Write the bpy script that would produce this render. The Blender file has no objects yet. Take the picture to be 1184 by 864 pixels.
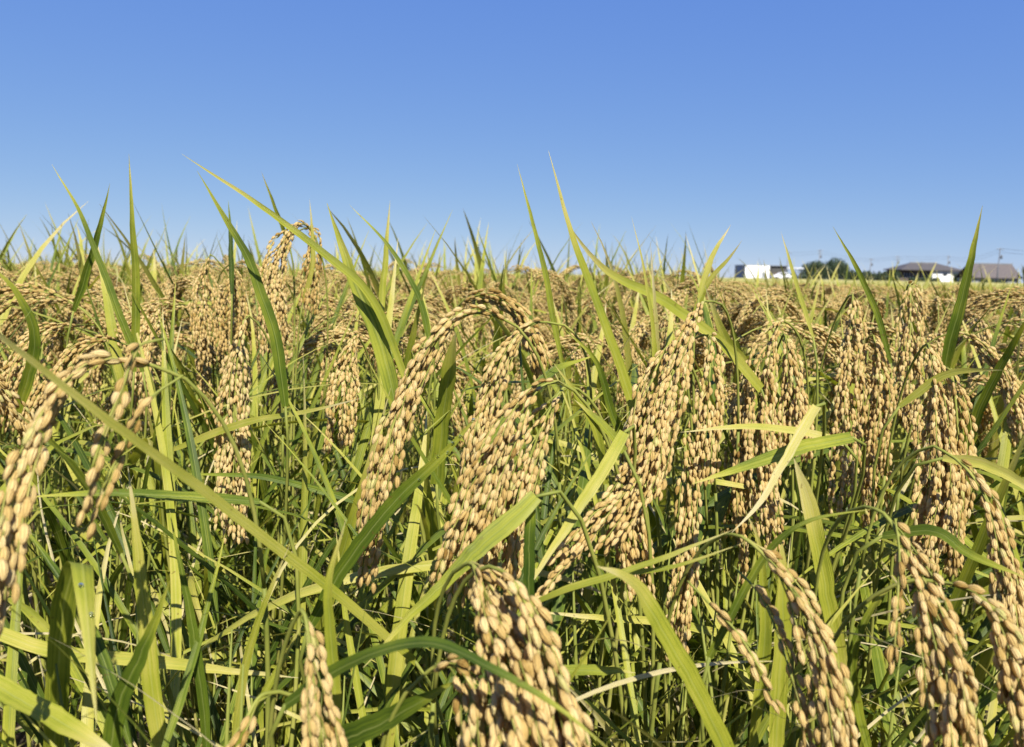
import bpy, math, random
import numpy as np
from mathutils import Vector, Matrix, noise

R = math.radians
sc = bpy.context.scene
C = sc.collection
random.seed(7)
rng = np.random.default_rng(11)

# ------------------------------------------------------------------ camera, sky, sun, exposure
CAM_Z, PITCH, ROLL, F = 0.87, R(7.40), R(1.1), 894.0           # F: focal length in pixels of the 1184 px wide photograph
cam_d = bpy.data.cameras.new('camera'); cam = bpy.data.objects.new('camera', cam_d); C.objects.link(cam)
cam_d.sensor_width = 36; cam_d.lens = F / 1184 * 36; cam_d.clip_start = 0.02; cam_d.clip_end = 5000
cam_d.dof.use_dof = True; cam_d.dof.focus_distance = 0.52; cam_d.dof.aperture_fstop = 15
sc.camera = cam
FWD = np.array([0, math.cos(PITCH), -math.sin(PITCH)]); UP0 = np.array([0, math.sin(PITCH), math.cos(PITCH)]); X0 = np.array([1., 0, 0])
RIGHT = X0 * math.cos(ROLL) + UP0 * math.sin(ROLL); UP = UP0 * math.cos(ROLL) - X0 * math.sin(ROLL)
CAM = np.array([0, 0, CAM_Z])
cam.matrix_world = Matrix([[RIGHT[k], UP[k], -FWD[k], CAM[k]] for k in range(3)] + [[0, 0, 0, 1]])
SUN_EL, SUN_AZ = R(47), R(163)                    # azimuth clockwise from +Y (the view direction)
w = bpy.data.worlds.new('World'); sc.world = w; w.use_nodes = True
nt = w.node_tree; bg = nt.nodes['Background']; sky = nt.nodes.new('ShaderNodeTexSky')
sky.sky_type = 'NISHITA'; sky.sun_disc = False; sky.sun_elevation = SUN_EL; sky.sun_rotation = SUN_AZ
sky.altitude = 0; sky.air_density = 0.6; sky.dust_density = 0.0; sky.ozone_density = 6.0
sep = nt.nodes.new('ShaderNodeSeparateColor'); com = nt.nodes.new('ShaderNodeCombineColor'); nt.links.new(sky.outputs[0], sep.inputs[0])
for k, (pw, mul) in enumerate(((.66, .84), (.49, 1.21), (.12, 3.32))):      # a clear, evenly blue September sky
    p = nt.nodes.new('ShaderNodeMath'); p.operation = 'POWER'; p.inputs[1].default_value = pw
    q = nt.nodes.new('ShaderNodeMath'); q.operation = 'MULTIPLY'; q.inputs[1].default_value = mul
    nt.links.new(sep.outputs[k], p.inputs[0]); nt.links.new(p.outputs[0], q.inputs[0]); nt.links.new(q.outputs[0], com.inputs[k])
nt.links.new(com.outputs[0], bg.inputs[0]); bg.inputs[1].default_value = 0.10
sun_d = bpy.data.lights.new('sun', 'SUN'); sun = bpy.data.objects.new('sun', sun_d); C.objects.link(sun)
sun_d.energy = 5.0; sun_d.angle = R(0.53); sun_d.color = (1, .95, .86)
sdir = Vector((math.sin(SUN_AZ) * math.cos(SUN_EL), math.cos(SUN_AZ) * math.cos(SUN_EL), math.sin(SUN_EL)))
sun.rotation_euler = sdir.to_track_quat('Z', 'Y').to_euler()
sc.view_settings.view_transform = 'Standard'; sc.view_settings.look = 'None'
sc.view_settings.exposure = 0.9; sc.view_settings.gamma = 1
sc.render.engine = 'CYCLES'
sc.cycles.max_bounces = 12; sc.cycles.diffuse_bounces = 7; sc.cycles.transmission_bounces = 6; sc.cycles.transparent_max_bounces = 4
sc.cycles.use_denoising = True

def at(px, py, d):
    """point of the place seen at pixel (px, py) of the 1184x864 photograph, d metres in front of the lens"""
    return CAM + d * (FWD + RIGHT * (px - 592) / F + UP * (432 - py) / F)
def proj(P):
    q = np.atleast_2d(P) - CAM
    d = q @ FWD; d = np.where(d < .02, .02, d)
    return 592 + (q @ RIGHT) / d * F, 432 - (q @ UP) / d * F, d

# ------------------------------------------------------------------ materials
def new_mat(name):
    m = bpy.data.materials.new(name); m.use_nodes = True
    return m, m.node_tree, m.node_tree.nodes, m.node_tree.links, m.node_tree.nodes['Principled BSDF']
def attr(n, name):
    a = n.new('ShaderNodeAttribute'); a.attribute_name = name; return a.outputs['Fac']
def ramp(n, l, src, stops):
    r = n.new('ShaderNodeValToRGB'); e = r.color_ramp.elements
    while len(e) < len(stops): e.new(0.5)
    for k, (p, c) in enumerate(stops): e[k].position = p; e[k].color = (*c, 1)
    l.new(src, r.inputs[0]); return r.outputs[0]
def math_n(n, l, op, a, b=None, clamp=False):
    m = n.new('ShaderNodeMath'); m.operation = op; m.use_clamp = clamp
    for k, v in enumerate((a, b)):
        if v is None: continue
        if isinstance(v, (int, float)): m.inputs[k].default_value = v
        else: l.new(v, m.inputs[k])
    return m.outputs[0]
def mixc(n, l, fac, a, b, mode='MIX'):
    m = n.new('ShaderNodeMix'); m.data_type = 'RGBA'; m.blend_type = mode
    for s, v in ((m.inputs[0], fac), (m.inputs[6], a), (m.inputs[7], b)):
        if isinstance(v, (int, float)): s.default_value = v
        elif isinstance(v, tuple): s.default_value = (*v, 1)
        else: l.new(v, s)
    return m.outputs[2]
def noise_n(n, l, scale, detail=3, vec=None):
    t = n.new('ShaderNodeTexNoise'); t.inputs['Scale'].default_value = scale; t.inputs['Detail'].default_value = detail
    if vec is not None: l.new(vec, t.inputs['Vector'])
    return t.outputs['Fac']
def translucent(m, n, l, b, col, amount, tint):
    t = n.new('ShaderNodeBsdfTranslucent'); l.new(mixc(n, l, 1.0, col, tint, 'MULTIPLY'), t.inputs[0])
    mx = n.new('ShaderNodeMixShader'); mx.inputs[0].default_value = amount
    l.new(b.outputs[0], mx.inputs[1]); l.new(t.outputs[0], mx.inputs[2])
    l.new(mx.outputs[0], n['Material Output'].inputs[0])

def leaf_material():
    m, t, n, l, b = new_mat('rice_leaf')
    tone, al, ac = attr(n, 'tone'), attr(n, 'along'), attr(n, 'across')
    geo = n.new('ShaderNodeTexCoord').outputs['Object']
    mott = noise_n(n, l, 38, 4, geo)
    rnd = n.new('ShaderNodeObjectInfo').outputs['Random']
    tt = math_n(n, l, 'ADD', tone, math_n(n, l, 'MULTIPLY', math_n(n, l, 'SUBTRACT', mott, .5), .5))
    tt = math_n(n, l, 'ADD', tt, math_n(n, l, 'MULTIPLY', math_n(n, l, 'SUBTRACT', rnd, .5), .16))
    cmb = n.new('ShaderNodeCombineXYZ')
    l.new(math_n(n, l, 'MULTIPLY', ac, 5.5), cmb.inputs[0]); l.new(math_n(n, l, 'MULTIPLY', al, 1.6), cmb.inputs[1]); l.new(math_n(n, l, 'MULTIPLY', math_n(n, l, 'ADD', tone, rnd), 23), cmb.inputs[2])
    tt = math_n(n, l, 'ADD', tt, math_n(n, l, 'MULTIPLY', math_n(n, l, 'SUBTRACT', noise_n(n, l, 1.0, 4, cmb.outputs[0]), .5), .55))
    # the blade dries from its tip
    tipd = math_n(n, l, 'MULTIPLY', math_n(n, l, 'SUBTRACT', al, .66), 1.9, True)
    tt = math_n(n, l, 'ADD', tt, math_n(n, l, 'MULTIPLY', tipd, .62), True)
    col = ramp(n, l, tt, [(0, (.030, .062, .006)), (.25, (.12, .172, .014)), (.5, (.37, .385, .038)), (.72, (.57, .51, .11)), (1, (.70, .59, .32))])
    # veins run along the blade; pale midrib
    v = math_n(n, l, 'SINE', math_n(n, l, 'MULTIPLY', ac, 46))
    col = mixc(n, l, math_n(n, l, 'MULTIPLY', math_n(n, l, 'ADD', v, 1), .19), col, (.02, .03, .004))
    mid = math_n(n, l, 'SUBTRACT', 1, math_n(n, l, 'MULTIPLY', math_n(n, l, 'ABSOLUTE', ac), 9), True)
    col = mixc(n, l, math_n(n, l, 'MULTIPLY', mid, .4), col, (.36, .38, .12))
    vor = n.new('ShaderNodeTexNoise'); vor.inputs['Scale'].default_value = 210; l.new(geo, vor.inputs['Vector'])
    spot = math_n(n, l, 'GREATER_THAN', vor.outputs['Fac'], .72)
    col = mixc(n, l, math_n(n, l, 'MULTIPLY', spot, .5), col, (.13, .07, .02))
    l.new(col, b.inputs['Base Color']); b.inputs['Roughness'].default_value = .45; b.inputs['Specular IOR Level'].default_value = .3
    bmp = n.new('ShaderNodeBump'); bmp.inputs['Strength'].default_value = .35; bmp.inputs['Distance'].default_value = .0006
    l.new(v, bmp.inputs['Height']); l.new(bmp.outputs[0], b.inputs['Normal'])
    translucent(m, n, l, b, col, .32, (1.0, 1.0, .45))
    return m
def husk_material():
    m, t, n, l, b = new_mat('rice_husk')
    tone = attr(n, 'tone'); al = attr(n, 'along')
    geo = n.new('ShaderNodeTexCoord').outputs['Object']
    mott = noise_n(n, l, 520, 5, geo)
    tt = math_n(n, l, 'ADD', tone, math_n(n, l, 'MULTIPLY', math_n(n, l, 'SUBTRACT', mott, .5), .45), True)
    col = ramp(n, l, tt, [(0, (.26, .14, .03)), (.2, (.50, .325, .085)), (.55, (.74, .535, .20)), (.85, (.84, .665, .31)), (1, (.62, .58, .19))])
    base = math_n(n, l, 'SUBTRACT', 1, math_n(n, l, 'MULTIPLY', al, 5), True)          # greenish stub where the grain joins
    col = mixc(n, l, math_n(n, l, 'MULTIPLY', base, .5), col, (.36, .29, .09))
    tip = math_n(n, l, 'MULTIPLY', math_n(n, l, 'SUBTRACT', al, .9), 6, True)
    col = mixc(n, l, math_n(n, l, 'MULTIPLY', tip, .5), col, (.25, .13, .04))
    l.new(col, b.inputs['Base Color']); b.inputs['Roughness'].default_value = .65; b.inputs['Specular IOR Level'].default_value = .22
    ac = attr(n, 'across')
    rid = math_n(n, l, 'SINE', math_n(n, l, 'MULTIPLY', ac, 31.4))
    hgt = math_n(n, l, 'ADD', rid, math_n(n, l, 'MULTIPLY', mott, 1.5))
    bmp = n.new('ShaderNodeBump'); bmp.inputs['Strength'].default_value = .7; bmp.inputs['Distance'].default_value = .0004
    l.new(hgt, bmp.inputs['Height']); l.new(bmp.outputs[0], b.inputs['Normal'])
    translucent(m, n, l, b, col, .33, (1.0, .86, .48))
    return m
def stalk_material():
    m, t, n, l, b = new_mat('rice_stalk')
    tone = attr(n, 'tone'); geo = n.new('ShaderNodeTexCoord').outputs['Object']
    tt = math_n(n, l, 'ADD', tone, math_n(n, l, 'MULTIPLY', math_n(n, l, 'SUBTRACT', noise_n(n, l, 60, 4, geo), .5), .5), True)
    col = ramp(n, l, tt, [(0, (.07, .10, .014)), (.4, (.21, .22, .04)), (.7, (.38, .33, .10)), (1, (.40, .29, .13))])
    l.new(col, b.inputs['Base Color']); b.inputs['Roughness'].default_value = .6; b.inputs['Specular IOR Level'].default_value = .2
    return m
def plain(name, col, rough=.7, var=.25, scale=3.0, bump=0.0):
    m, t, n, l, b = new_mat(name)
    geo = n.new('ShaderNodeTexCoord').outputs['Object']
    f = noise_n(n, l, scale, 5, geo)
    c2 = tuple(max(0, c * (1 - var * 1.6)) for c in col); c1 = tuple(min(1, c * (1 + var * .5)) for c in col)
    cc = ramp(n, l, f, [(.3, c2), (.7, c1)])
    l.new(cc, b.inputs['Base Color']); b.inputs['Roughness'].default_value = rough
    if bump:
        bm = n.new('ShaderNodeBump'); bm.inputs['Strength'].default_value = .6; bm.inputs['Distance'].default_value = bump
        l.new(f, bm.inputs['Height']); l.new(bm.outputs[0], b.inputs['Normal'])
    return m
LEAF, HUSK, STALK = leaf_material(), husk_material(), stalk_material()
WATER, _t, _n, _l, _b = new_mat('water'); _b.inputs['Transmission Weight'].default_value = 1; _b.inputs['IOR'].default_value = 1.33; _b.inputs['Roughness'].default_value = .12; _b.inputs['Base Color'].default_value = (.95, 1, .95, 1)
SOIL = plain('soil', (.06, .043, .027), .95, .4, 18, .02)

# ------------------------------------------------------------------ mesh helpers
class MB:
    """collects vertices, faces and the three per-vertex values the plant materials read"""
    def __init__(s): s.v, s.f, s.m, s.t, s.al, s.ac, s.n = [], [], [], [], [], [], 0
    def add(s, V, Fc, tone, along, across, mat=0):
        V = np.asarray(V, float); k = len(V)
        s.v.append(V); s.f += [tuple(i + s.n for i in f) for f in Fc]; s.m += [mat] * len(Fc)
        for lst, x in ((s.t, tone), (s.al, along), (s.ac, across)): lst.append(np.broadcast_to(np.asarray(x, float), (k,)))
        s.n += k
    def mesh(s, name, mats, origin=(0, 0, 0), smooth=True):
        me = bpy.data.meshes.new(name)
        V = np.concatenate(s.v) - np.asarray(origin)
        me.from_pydata(V.tolist(), [], s.f)
        for m in mats: me.materials.append(m)
        if len(mats) > 1: me.polygons.foreach_set('material_index', s.m)
        for nm, a in (('tone', s.t), ('along', s.al), ('across', s.ac)):
            me.attributes.new(nm, 'FLOAT', 'POINT').data.foreach_set('value', np.concatenate(a).astype(np.float32))
        if smooth: me.polygons.foreach_set('use_smooth', [True] * len(me.polygons))
        me.update(); return me
def link(name, me, parent=None, loc=(0, 0, 0), rz=0, s=1.0):
    o = bpy.data.objects.new(name, me); C.objects.link(o)
    o.location = loc; o.rotation_euler = (0, 0, rz); o.scale = (s, s, s)
    if parent: o.parent = parent
    return o
def thing(name, label, cat, loc=(0, 0, 0), group=None, rz=0):
    o = bpy.data.objects.new(name, None); C.objects.link(o); o.location = loc; o.rotation_euler = (0, 0, rz)
    o.empty_display_size = .05
    o['label'] = label; o['category'] = cat
    if group: o['group'] = group
    return o

def spline(P, n):
    """Catmull-Rom through the points, resampled evenly by length"""
    P = np.asarray(P, float)
    if len(P) == 2: P = np.array([P[0], (P[0] + P[1]) / 2, P[1]])
    Q = np.vstack([2 * P[0] - P[1], P, 2 * P[-1] - P[-2]])
    out = []
    for i in range(1, len(Q) - 2):
        t = np.linspace(0, 1, 24, endpoint=False)[:, None]
        a, b, c, d = Q[i - 1], Q[i], Q[i + 1], Q[i + 2]
        out.append(.5 * (2 * b + (c - a) * t + (2 * a - 5 * b + 4 * c - d) * t ** 2 + (3 * b - a - 3 * c + d) * t ** 3))
    out = np.vstack(out + [P[-1:]])
    L = np.r_[0, np.cumsum(np.linalg.norm(np.diff(out, axis=0), axis=1))]
    u = np.linspace(0, L[-1], n)
    return np.stack([np.interp(u, L, out[:, k]) for k in range(out.shape[1])], 1), L[-1]
def unit(v): return v / (np.linalg.norm(v, axis=-1, keepdims=True) + 1e-12)
def tangents(P): return unit(np.gradient(P, axis=0))
def frames(T, ref):
    n0 = ref - T[0] * (ref @ T[0]); N = [unit(n0)]
    for i in range(1, len(T)):
        v = N[-1] - T[i] * (N[-1] @ T[i]); N.append(unit(v))
    N = np.array(N); return N, np.cross(T, N)

def add_tube(mb, P, r, sides, tone, mat=0):
    P = np.asarray(P); T = tangents(P); N, B = frames(T, np.array([.3, .7, .2]) if abs(T[0][2]) > .8 else np.array([0, 0, 1.]))
    n = len(P); r = np.broadcast_to(r, (n,)); a = np.arange(sides) * 2 * math.pi / sides
    V = P[:, None] + r[:, None, None] * (np.cos(a)[None, :, None] * N[:, None] + np.sin(a)[None, :, None] * B[:, None])
    Fc = [(i * sides + k, i * sides + (k + 1) % sides, (i + 1) * sides + (k + 1) % sides, (i + 1) * sides + k) for i in range(n - 1) for k in range(sides)]
    Fc += [tuple(range(sides - 1, -1, -1)), tuple((n - 1) * sides + k for k in range(sides))]
    mb.add(V.reshape(-1, 3), Fc, np.repeat(np.broadcast_to(tone, (n,)), sides), np.repeat(np.linspace(0, 1, n), sides), 0, mat)

# ------------------------------------------------------------------ rice leaf
def width_profile(t, base=.55, peak=.35, p=1.6):
    up = base + (1 - base) * np.clip(t / .18, 0, 1) ** .8
    dn = np.where(t < peak, 1, 1 - np.clip((t - peak) / (1 - peak), 0, 1) ** p)
    return np.maximum(up * dn, .025)
def add_leaf(mb, P, W, tone, normal, n=16, cross=5, fold=.16, twist=0.0, base=.55, ruffle=.05, peak=.35, mat=0, seed=0, p=1.6):
    """a rice blade along the points P: tapering, folded along its midrib, slightly wavy"""
    P, L = spline(P, n); T = tangents(P)
    nrm = np.broadcast_to(np.asarray(normal, float), (n, 3)) if np.ndim(normal) == 1 else normal
    S = np.cross(T, nrm); ln = np.linalg.norm(S, axis=1)
    for i in range(n):
        if ln[i] < .25 and i: S[i] = S[i - 1]
        elif i and S[i] @ S[i - 1] < 0: S[i] = -S[i]
    S = unit(S - T * (S * T).sum(1, keepdims=True)); Nn = unit(np.cross(S, T))
    t = np.linspace(0, 1, n)
    ang = twist * t
    S2 = S * np.cos(ang)[:, None] + Nn * np.sin(ang)[:, None]; N2 = np.cross(S2, T)
    wv = W * .5 * width_profile(t, base, peak, p)
    r = random.Random(seed); ph = r.random() * 6
    x = np.linspace(-1, 1, cross)
    lift = fold * (np.abs(x) ** 1.4)
    ra = np.random.default_rng(seed + 5); ed = np.ones((n, cross))
    for c_ in (0, cross - 1):
        e_ = np.convolve(ra.normal(0, 1, n + 4), np.ones(3) / 3, 'same')[2:n + 2]; ed[:, c_] = 1 + .075 * e_
    P = P + (np.convolve(ra.normal(0, 1, n + 6), np.ones(5) / 5, 'same')[3:n + 3] * W * .10 * np.sin(np.linspace(0, math.pi, n)))[:, None] * S2
    V = P[:, None] + wv[:, None, None] * ed[:, :, None] * (x[None, :, None] * S2[:, None] * math.sqrt(1 - fold * fold) + (lift[None, :, None] + ruffle * np.sin(t * 17 + ph)[:, None, None] * x[None, :, None] * np.sign(x)[None, :, None] * (np.abs(x) > .9)[None, :, None]) * N2[:, None])
    Fc = [(i * cross + k, i * cross + k + 1, (i + 1) * cross + k + 1, (i + 1) * cross + k) for i in range(n - 1) for k in range(cross - 1)]
    mb.add(V.reshape(-1, 3), Fc, tone, np.repeat(t, cross), np.tile(x, n), mat)
    return P

# ------------------------------------------------------------------ rice panicle
def grain_template(sides, lod):
    if lod == 0:   xs = [.05, .18, .36, .56, .75, .90]; rs = [.34, .74, .98, 1.0, .74, .36]
    elif lod == 1: xs = [.10, .35, .65, .90]; rs = [.48, .95, .92, .38]
    else:          xs = [.28, .70]; rs = [.9, .85]
    V = [(0, 0, 0)]; al = [0]; ac = [0]
    for x, r in zip(xs, rs):
        for k in range(sides):
            a = 2 * math.pi * k / sides
            V.append((x, .5 * r * math.cos(a), .5 * r * math.sin(a))); al.append(x); ac.append(abs(k / sides * 2 - 1))
    V.append((1, 0, 0)); al.append(1); ac.append(0)
    Fc = [(0, 1 + (k + 1) % sides, 1 + k) for k in range(sides)]
    m = len(xs)
    for i in range(m - 1):
        for k in range(sides):
            a = 1 + i * sides; Fc.append((a + k, a + (k + 1) % sides, a + sides + (k + 1) % sides, a + sides + k))
    a = 1 + (m - 1) * sides; e = len(V) - 1
    Fc += [(a + k, a + (k + 1) % sides, e) for k in range(sides)]
    return np.array(V), np.array(Fc, dtype=object), np.array(al), np.array(ac)
GRAIN = {0: grain_template(8, 0), 1: grain_template(6, 1), 2: grain_template(4, 2)}

def add_grains(mb, base, T, N, B, length, width, lod, tones, mat=0):
    V, Fc, al, ac = GRAIN[lod]
    for i in range(len(base)):
        W = base[i] + V[:, :1] * length[i] * T[i] + V[:, 1:2] * width[i] * N[i] + V[:, 2:3] * width[i] * .78 * B[i]
        W = W + (.06 * length[i] * np.sin(V[:, :1] * math.pi)) * N[i]
        mb.add(W, Fc, tones[i], al, ac, mat)

def panicle_strings(spine, n_str, rad, seed, grain=.0067, spacing=.48, tone=.55, sag=1.0, blen=(.05, .085), flare=0.0):
    """lays out the beaded branches that hang along the rachis; returns the rachis and, for each branch, its path and its grains"""
    r = random.Random(seed)
    M = 60; P, S = spline(spine, M); T = tangents(P); N, B = frames(T, np.array([1., .2, .1]))
    tail = []
    p, t = P[-1].copy(), T[-1].copy()                       # beyond the tip the branches hang on
    for k in range(16):
        t = unit(t + np.array([0, 0, -.12])); p = p + t * S / (M - 1); tail.append(p.copy())
    PP = np.vstack([P, tail]); TT = tangents(PP); NN, BB = frames(TT, np.array([1., .2, .1]))
    step = S / (M - 1)
    strings = []
    for i in range(n_str):
        last = i == n_str - 1
        u = 0. if n_str == 1 else .80 if last else .04 + .72 * (i / max(1, n_str - 1)) + r.uniform(-.03, .03)
        s0 = max(0, u) * S
        L = S if n_str == 1 else min(r.uniform(*blen) * (1.12 - .4 * u) + (S - s0) * .12, S - s0 + .012)
        ph = i * 2.4 + r.uniform(-.5, .5); rr = rad * r.uniform(.45, 1.0) * (1 if not last else .1)
        m = max(8, int(L / .004)); s = s0 + np.linspace(0, L, m); g = s / step
        i0 = np.clip(g.astype(int), 0, len(PP) - 2); fr = np.clip(g - i0, 0, 1)[:, None]
        base = PP[i0] * (1 - fr) + PP[i0 + 1] * fr
        q = np.linspace(0, L, m); ease = np.clip(q / (.42 * L + .008), 0, 1); ease = ease * ease * (3 - 2 * ease)
        wob = r.uniform(-.5, .5)
        a = ph + wob * q / L
        off = (rr * ease * (1 + flare * q / L))[:, None] * (np.cos(a)[:, None] * NN[i0] + np.sin(a)[:, None] * BB[i0])
        path = base + off; path[:, 2] -= sag * (q ** 2) * 1.2
        D = np.r_[0, np.cumsum(np.linalg.norm(np.diff(path, axis=0), axis=1))]
        tp = tangents(path); fn, fb = frames(tp, np.array([.5, -.8, .2]))
        k, d, gs = 0, .004 + r.uniform(.002, .009), []
        while d < D[-1]:
            j = min(len(D) - 1, int(np.searchsorted(D, d)))
            c = path[j]; tt = tp[j]
            a2 = (k % 2) * math.pi + r.uniform(-.75, .75) + k * .22
            lat = math.cos(a2) * fn[j] + math.sin(a2) * fb[j]
            dirn = unit(tt + lat * r.uniform(.04, .20))
            nn = unit(lat - dirn * (lat @ dirn)); bb = np.cross(dirn, nn)
            rot = r.uniform(-.8, .8); n2 = nn * math.cos(rot) + bb * math.sin(rot); b2 = np.cross(dirn, n2)
            sz = grain * r.uniform(.86, 1.1); wd = sz * r.uniform(.385, .455)
            if r.random() < .07: wd *= .6
            tn = tone + .07 + r.gauss(0, .13)
            if r.random() < .06: tn -= .3
            if r.random() < .015: tn = .98
            gs.append((c + lat * .0011, dirn, n2, b2, sz, wd, min(1, max(0, tn))))
            d += sz * spacing * r.uniform(.8, 1.2); k += 1
        strings.append((path, gs))
    return P, strings

def string_into(mb, path, gs, lod, mats=(0, 1), stalk_tone=.45):
    if lod < 2: add_tube(mb, path[::2] if len(path) > 5 else path, .00038, 3, stalk_tone, mats[1])
    if gs:
        a = list(zip(*gs)); add_grains(mb, a[0], a[1], a[2], a[3], a[4], a[5], lod, a[6], mats[0])

# ------------------------------------------------------------------ the kit of shared parts for the ordinary plants
def heading_curve(length, a0, a1, n=22, power=1.0, wobble=0.0, seed=0, start=(0, 0, 0), hold=0.0):
    """a curve in the xz plane whose heading falls from a0 to a1 degrees"""
    r = random.Random(seed); P = [np.array(start, float)]; yaw = 0; dy = r.uniform(-1, 1) * wobble
    for i in range(n - 1):
        t = i / (n - 2); q = max(0, (t - hold) / (1 - hold)) ** power
        a = R(a0 + (a1 - a0) * q); yaw += dy / n
        P.append(P[-1] + length / (n - 1) * np.array([math.cos(a) * math.cos(yaw), math.cos(a) * math.sin(yaw), math.sin(a)]))
    return np.array(P)

class Part:
    def __init__(s, me, pts): s.me, s.pts = me, np.asarray(pts)
def kit_leaf(kind, seed, lod):
    r = random.Random(seed * 31 + 5)
    if kind == 'flag':   L, a0, a1, W, tn, pw = r.uniform(.20, .30), r.uniform(62, 86), r.uniform(20, 74), r.uniform(.0065, .0100), r.uniform(.25, .62), 1.5
    elif kind == 'arch': L, a0, a1, W, tn, pw = r.uniform(.28, .42), r.uniform(58, 76), r.uniform(-65, -5), r.uniform(.0060, .0100), r.uniform(.15, .62), 1.3
    elif kind == 'bent': L, a0, a1, W, tn, pw = r.uniform(.24, .38), r.uniform(35, 60), r.uniform(-40, 5), r.uniform(.0060, .0095), r.uniform(.2, .68), .8
    elif kind == 'thin': L, a0, a1, W, tn, pw = r.uniform(.22, .40), r.uniform(45, 86), r.uniform(5, 82), r.uniform(.0030, .0055), r.uniform(.0, .62), 1.2
    elif kind == 'blade': L, a0, a1, W, tn, pw = r.uniform(.24, .42), r.uniform(30, 84), r.uniform(0, 70), r.uniform(.0052, .0082), r.uniform(.05, .66), 1.3
    elif kind == 'straw': L, a0, a1, W, tn, pw = r.uniform(.15, .34), r.uniform(-10, 75), r.uniform(-30, 40), r.uniform(.0016, .0030), r.uniform(.85, 1.0), 1.0
    else:                L, a0, a1, W, tn, pw = r.uniform(.18, .32), r.uniform(15, 60), r.uniform(-75, -20), r.uniform(.004, .007), r.uniform(.8, 1.0), .7
    P = heading_curve(L, a0, a1, 14, pw, .7, seed)
    mb = MB(); n, cr = ((13, 5), (9, 3), (5, 3))[lod]
    up = np.cross(tangents(spline(P, n)[0]), np.array([0, -1., 0])); up = np.where(up[:, 2:3] < 0, up, up)
    add_leaf(mb, P, W, tn, up, n, cr, .2, r.uniform(-1.1, 1.1), seed=seed)
    return mb, P
def kit_stem(seed, lod, shoot=False):
    r = random.Random(seed * 17 + 3); H = r.uniform(.60, .70); lean = r.uniform(.02, .11)
    t = np.linspace(0, 1, 9 if lod < 2 else 4); P = np.stack([lean * t ** 1.7, r.uniform(-.01, .01) * np.sin(t * 3), H * t], 1)
    mb = MB(); tn = np.interp(t, [0, .35, 1], [.95, .55, .25]) * r.uniform(.7, 1.1)
    add_tube(mb, P, np.interp(t, [0, .8, 1], [.0028, .0018, .0004] if shoot else [.0028, .0018, .0014]), (6, 5, 3)[lod], tn)
    return mb, P
def kit_panicle(seed, lod):
    r = random.Random(seed * 13 + 1)
    L = r.uniform(.30, .345); a0 = r.uniform(64, 80)
    P = heading_curve(L, a0, -r.uniform(82, 96), 30, r.uniform(.80, 1.1), .5, seed, hold=r.uniform(.20, .28))
    k = 12
    mb = MB()
    add_tube(mb, P[:k + 6:1], np.linspace(.0013, .0007, k + 6), 4 if lod < 2 else 3, .42, 1)
    n_str = (18, 18, 12)[lod]
    g, sp = ((.0068, .49), (.0071, .54), (.0090, .74))[lod]
    rach, strs = panicle_strings(P[k:], n_str, r.uniform(.0065, .0105), seed, g, sp, r.uniform(.45, .66))
    for path, gs in strs: string_into(mb, path, gs, lod, (0, 1))
    return mb, P
print('kit')
KIT = {}
def fill(key, fn, count, mats, lod):
    L = []
    for s in range(count):
        mb, P = fn(s); me = mb.mesh(key.split(':')[0], mats); L.append(Part(me, P))
    KIT[key, lod] = L
for lod, cnt in ((0, 10), (1, 8)):
    fill('panicle', lambda s: kit_panicle(s, lod), cnt, (HUSK, STALK), lod)
    fill('stem', lambda s: kit_stem(s, lod), 8, (STALK,), lod); fill('stem:shoot', lambda s: kit_stem(s, lod, True), 8, (STALK,), lod)
    for kd in ('flag', 'arch', 'bent', 'dead', 'thin', 'straw', 'blade'): fill('leaf:' + kd, lambda s: kit_leaf(kd, s + 50 * len(kd) + ord(kd[0]), lod), 12, (LEAF,), lod)

# ------------------------------------------------------------------ the ground
def ground():
    mb = MB(); n = 60
    g = np.sinh(np.linspace(-6.2, 6.2, n)) / np.sinh(6.2) * 900
    V = []
    for y in g:
        for x in g:
            near = math.hypot(x, y) < 8
            V.append((x, y + 4, noise.noise(Vector((x * 9, y * 9, 0))) * .012 - .012 if near else -.012))
    Fc = [(i * n + k, i * n + k + 1, (i + 1) * n + k + 1, (i + 1) * n + k) for i in range(n - 1) for k in range(n - 1)]
    mb.add(V, Fc, 0, 0, 0)
    o = link('ground', mb.mesh('ground', (SOIL,))); o['kind'] = 'structure'
ground()

# ------------------------------------------------------------------ the plants one can point to
# ears: (points from the neck to the tip as (px, py, metres from the lens), number of branches, bundle radius in m, options)
# leaves: (points from base to tip, blade width in m, tone 0 dark green .. 1 straw, options)
HERO = []
def plant(x, y, label, ears=(), leaves=()): HERO.append((x, y, label, list(ears), list(leaves)))
def pts(d0, d1, *xy):
    n = len(xy); return [(x, y, d0 + (d1 - d0) * i / max(1, n - 1)) for i, (x, y) in enumerate(xy)]

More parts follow.
